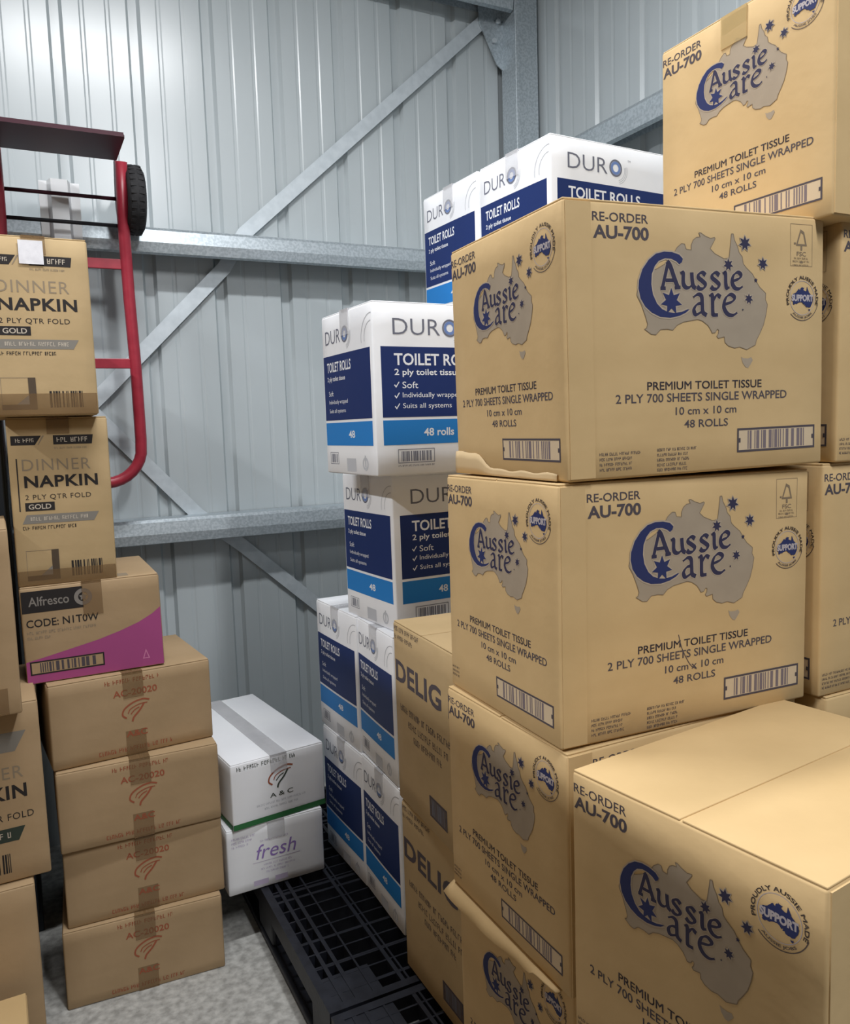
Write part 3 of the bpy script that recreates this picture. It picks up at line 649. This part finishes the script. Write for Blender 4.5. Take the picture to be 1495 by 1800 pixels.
AU = {
'A0': 'topmost brown toilet tissue carton at upper right, its top cut off by the photo',
'A1': 'brown toilet tissue carton with torn lower left corner, directly below the topmost one',
'A2': 'brown toilet tissue carton in the middle of the front stack, second one down',
'A3': 'shaded brown toilet tissue carton, third down in front stack, its front mostly hidden',
'A4': 'lowest brown toilet tissue carton of front stack, a bent flap along its top',
'A5': 'brown carton at right edge beside the torn-cornered carton, only a sliver showing',
'A6': 'brown carton at right edge, its print cut to AU, directly above the nearest carton',
'A7': 'nearest brown toilet tissue carton at lower right, its seamed top in full view'}
for k, lab in AU.items():
    pl, dm = BX[k]; r = carton('tissue_carton', lab, GA, pl, dm, KRAFT, ord(k[1]))
    tissue_face(r, 'N', dm, k not in ('A5', 'A6'), k == 'A2'); tissue_face(r, 'L', dm, k in ('A5', 'A6'))
    if k in ('A5', 'A6'): continue
    mb = MB(); mb.box(.004, .046, -.0014, .002, .004, dm[2]-.005); mb.build('glued_joint', KRAFT, r)
    if k == 'A1':                                  # torn outer ply curling off the lower edge of the left face
        mb = MB(); w = dm[1]; N_ = 26; vs = []
        for i in range(N_+1):
            u = i/N_*.93; hh = .011+.028/(1+math.exp((u-.30)/.035))+.0015*math.sin(u*31)
            for j in range(4):
                t = j/3; vs.append((-.0030-.0012*(1-t)-.0014*(u < .33)*math.sin(t*3.1), w-u*w, .001+hh*t))
        mb.add(vs, [(i*4+j, (i+1)*4+j, (i+1)*4+j+1, i*4+j+1) for i in range(N_) for j in range(3)], 0, True)
        o = mb.build('torn_flap', KTORN, r); o['label'] = 'pale torn board'; o.modifiers.new('t', 'SOLIDIFY').thickness = .0012
    if k == 'A4':
        mb = MB(); w = dm[1]; h = dm[2]; N_ = 30; vs = []
        for i in range(N_+1):
            u = i/N_*.985; wv = .003*math.sin(u*5+.4)+.0015*math.sin(u*17); dr = .022+.004*math.sin(u*5)-.016*max(0, min(1, (u-.78)/.05))
            for t, (dx, dz) in enumerate(((.012, .0015), (-.008, .002), (-.022, -.004-dr*.1), (-.034-wv, -dr*.75))): vs.append((dx, w-u*w, h+dz+.003))
        mb.add(vs, [(i*4+j, (i+1)*4+j, (i+1)*4+j+1, i*4+j+1) for i in range(N_) for j in range(3)], 0, True)
        o = mb.build('bent_flap', KRAFT, r); o.modifiers.new('t', 'SOLIDIFY').thickness = .003
    if k == 'A0':
        mb = MB(); mb.box(-.0030, -.0005, dm[1]*.45, dm[1]*.60, dm[2]*.855, dm[2]-.003)
        mb.build('packing_tape', TAPEL, r)
GD = 'white and blue toilet roll cartons'
DU = {
'D5': 'top toilet roll carton of the rear stack showing its broad front, right of two',
'D4': 'top toilet roll carton of the rear stack, left of two, only its narrow side showing',
'D3': 'white and blue toilet roll carton beside the topmost of the stack, standing clear against the wall',
'D2': 'white and blue carton second from top of the stack against the wall',
'DFM': 'upper white and blue carton farthest left on the pallet, its white top showing',
'DNM': 'upper white and blue carton next to the brown cartons with black block lettering',
'DFL': 'bottom white and blue carton farthest left on the pallet, behind the small white boxes',
'DNL': 'bottom white and blue carton on the pallet, next to the brown lettered carton'}
DU['D3'] = 'white and blue carton in the middle, uppermost of the four-high stack against the wall'
for k, lab in DU.items():
    pl, dm = BX[k]; r = carton('toilet_roll_carton', lab, GD, pl, dm, WHITE, sum(map(ord, k)), TAPEC, .05, .06)
    duro_face(r, 'N', dm); duro_face(r, 'L', dm)
for k, lab in (('DB1', 'upper of two brown cartons with big black block lettering, its top showing'), ('DB2', 'lower of two brown cartons with big black block lettering, standing on the pallet')):
    pl, dm = BX[k]; r = carton('lettered_carton', lab, 'brown cartons with block lettering', pl, dm, KRAFTN, 31+int(k[2])); delight_face(r, dm)
# left stacks
r = carton('napkin_carton', 'upper dinner napkin carton with a white sticker, top of the left stack', 'dinner napkin cartons', *BX['N1'], KRAFTN, 41, TAPEB, .05, .04)
napkin_face(r, BX['N1'][1]); w, d, h = BX['N1'][1]
mb = MB(); mb.box(.36*w, .585*w, -.0042, -.0034, .845*h, .975*h); mb.build('sticker', LABEL, r)
mb = MB(); mb.box(.002, w-.002, -.0024, .0, .003, .125*h); mb.build('packing_tape', TAPEB, r)
r = carton('napkin_carton', 'lower dinner napkin carton standing on the carton with the pink panel', 'dinner napkin cartons', *BX['N2'], KRAFTN, 42, TAPEB, .05, .04)
napkin_face(r, BX['N2'][1]); w, d, h = BX['N2'][1]
mb = MB(); mb.box(.002, w-.002, -.0024, .0, .003, .095*h); mb.build('packing_tape', TAPEB, r)
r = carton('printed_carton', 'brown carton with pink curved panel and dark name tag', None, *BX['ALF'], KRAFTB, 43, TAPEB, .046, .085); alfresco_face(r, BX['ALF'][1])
for k, lab in (('AC1', 'top one of four flat brown cartons with red print, below the pink panelled one'), ('AC2', 'second from top of four flat brown cartons with red print'),
               ('AC3', 'third from top of four flat brown cartons with red print'), ('AC4', 'bottom one of four flat brown cartons with red print, standing on the floor')):
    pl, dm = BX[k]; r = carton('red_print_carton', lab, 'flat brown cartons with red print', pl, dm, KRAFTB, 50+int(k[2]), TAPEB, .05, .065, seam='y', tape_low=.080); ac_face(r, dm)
pl, dm = BX['W1']; r = carton('white_box', 'white box with green stripe and red emblem, upper of the two white boxes', None, pl, dm, WHITE, 61, TAPEC, .05, .05)
w, d, h = dm; t = Print(); t.part('green_stripe').rect(.001, .002, w-.001, .095*h, 2); t.part('code_print').greek(.065*w, .885*h, .68*w, .06*h, 3, 0, 2); t.part('emblem_print'); swoosh(t, .385*w, .44*h, .075, (1, 3))
t.text('A & C', .39*w, .355*h, .64*w, .425*h, 3, 0, .012); t.part('address_print').greek(.25*w, .27*h, .78*w, .03*h, 0, 0, 6); t.greek(.33*w, .20*h, .70*w, .03*h, 0, 0, 7)
stick(r, 'N', dm, 'print', t, [LGREY, RED, GREEN, TEAL])
t = Print(); t.rect(.001, .002, d-.001, .095*h, 0); stick(r, 'L', dm, 'green_stripe', t, [GREEN])
pl, dm = BX['W2']; r = carton('white_box', 'white box with purple handwriting-style print, lower of the two white boxes', None, pl, dm, WHITE, 62, TAPEC, .05, .05)
w, d, h = dm; t = Print()
t.part('code_print')
for i in range(3): t.greek(.05*w, (.84-.06*i)*h, (.30-.04*i)*w, .035*h, 1, 0, i)
t.part('brand_print').text('fresh', .285*w, .46*h, .70*w, .68*h, 0, 0, .0, .25); t.greek(.33*w, .72*h, .62*w, .03*h, 1, 0, 8); t.rect(.25*w, .415*h, .74*w, .422*h, 1)
t.part('address_print')
for i, (a, c) in enumerate(((.36, .66), (.33, .70), (.38, .62))): t.greek(a*w, (.345-.06*i)*h, c*w, .03*h, 1, 0, 20+i)
t.part('footer_print').rect(.25*w, .06*h, .40*w, .14*h, 1); t.rect(.47*w, .06*h, .60*w, .14*h, 1)
stick(r, 'N', dm, 'print', t, [PURP, PURPL])
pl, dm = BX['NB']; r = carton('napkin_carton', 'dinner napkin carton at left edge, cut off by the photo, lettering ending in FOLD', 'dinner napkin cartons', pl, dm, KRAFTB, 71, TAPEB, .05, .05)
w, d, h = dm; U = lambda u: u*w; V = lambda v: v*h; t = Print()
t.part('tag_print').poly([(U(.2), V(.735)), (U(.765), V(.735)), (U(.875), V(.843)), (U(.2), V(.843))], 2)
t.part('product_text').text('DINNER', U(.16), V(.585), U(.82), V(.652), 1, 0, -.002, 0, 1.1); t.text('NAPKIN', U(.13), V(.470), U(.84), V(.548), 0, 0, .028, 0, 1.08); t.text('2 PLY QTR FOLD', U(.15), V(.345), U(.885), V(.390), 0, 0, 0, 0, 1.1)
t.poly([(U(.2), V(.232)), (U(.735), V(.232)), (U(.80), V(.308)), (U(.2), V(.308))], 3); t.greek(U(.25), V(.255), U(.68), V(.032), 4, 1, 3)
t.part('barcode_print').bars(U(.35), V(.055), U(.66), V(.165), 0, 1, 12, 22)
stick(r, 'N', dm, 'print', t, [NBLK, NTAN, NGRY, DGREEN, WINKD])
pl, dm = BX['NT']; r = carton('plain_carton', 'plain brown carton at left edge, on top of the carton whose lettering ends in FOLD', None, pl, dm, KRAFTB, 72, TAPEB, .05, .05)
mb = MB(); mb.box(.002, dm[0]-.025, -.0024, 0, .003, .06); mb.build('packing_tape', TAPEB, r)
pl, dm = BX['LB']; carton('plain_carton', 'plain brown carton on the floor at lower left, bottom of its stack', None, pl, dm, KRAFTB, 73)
carton('small_carton', 'pale top of a small carton in the bottom left corner of the photo', None, [-.36, 1.560, 0, .02, 0, 0], [.298, .372, .20], KRAFT, 74)

# stock under the visible cartons; then things added to darken gap and low faces
def plain_stack(name, keys, mat, group, label, seed):
    for i, (pl, dm) in enumerate(keys): carton(name, label, group, pl, dm, mat, seed+i)
au = BX['A5'][1]
plain_stack('tissue_carton', [([1.225, .905, .150+.398*i, 0, 0, 0], [.3715, .49, .398]) for i in (0, 1)], KRAFT, GA, 'brown tissue carton hidden low in the stack at the right edge', 80)
plain_stack('tissue_carton', [([.70, .512, .150, .07, 0, 0], [.49, .371, .401])], KRAFT, GA, 'brown tissue carton hidden beneath the nearest carton', 84)
plain_stack('toilet_roll_carton', [([1.285, y, .150+.3932*i, 0, 0, 0], [.36, .29, .3932]) for i in range(4) for y in (1.606, 1.905)], WHITE, GD, 'white carton hidden low in the rear stack', 86)
plain_stack('plain_carton', [([.05, 2.535, .447*i, 0, 0, 0], [.11, .25, .447]) for i in range(4)], KRAFTB, 'added plain cartons behind the napkin cartons', 'plain brown carton added unseen behind the dinner napkin cartons to shade the gap', 100)  # unseen stack added to throw shade into the left gap
cb = empty('added_dark_cabinet', (-.645, 2.50, 0)); tag(cb, 'dark slate cabinet added to darken the gap between the two left stacks', 'cabinet')  # made-up cabinet, put in so the gap reads dark
mb = MB(); mb.box(0, .615, .02, .48, 0, 1.80); mb.build('added_cabinet_body', SLATE, cb, .004)
mb = MB(); mb.box(.008, .607, 0, .018, .06, 1.79); dr = mb.build('door', SLATE, cb, .003)
mb = MB(); mb.tube([(.05, 0, .9), (.05, -.03, .9), (.05, -.03, 1.05), (.05, 0, 1.05)], .006, 8); mb.build('handle', BLKST, dr)
plain_stack('plain_carton', [([-.95, y, .475*i, 0, 0, 0], [.53, .57, .475]) for i in range(4) for y in (.12, .72, 1.32)], KRAFTB, 'added shading cartons lining the left side of the aisle', 'plain brown carton added out of view left of the aisle to shade low faces', 120)  # unseen blockers added to keep the left lamp off the low carton faces
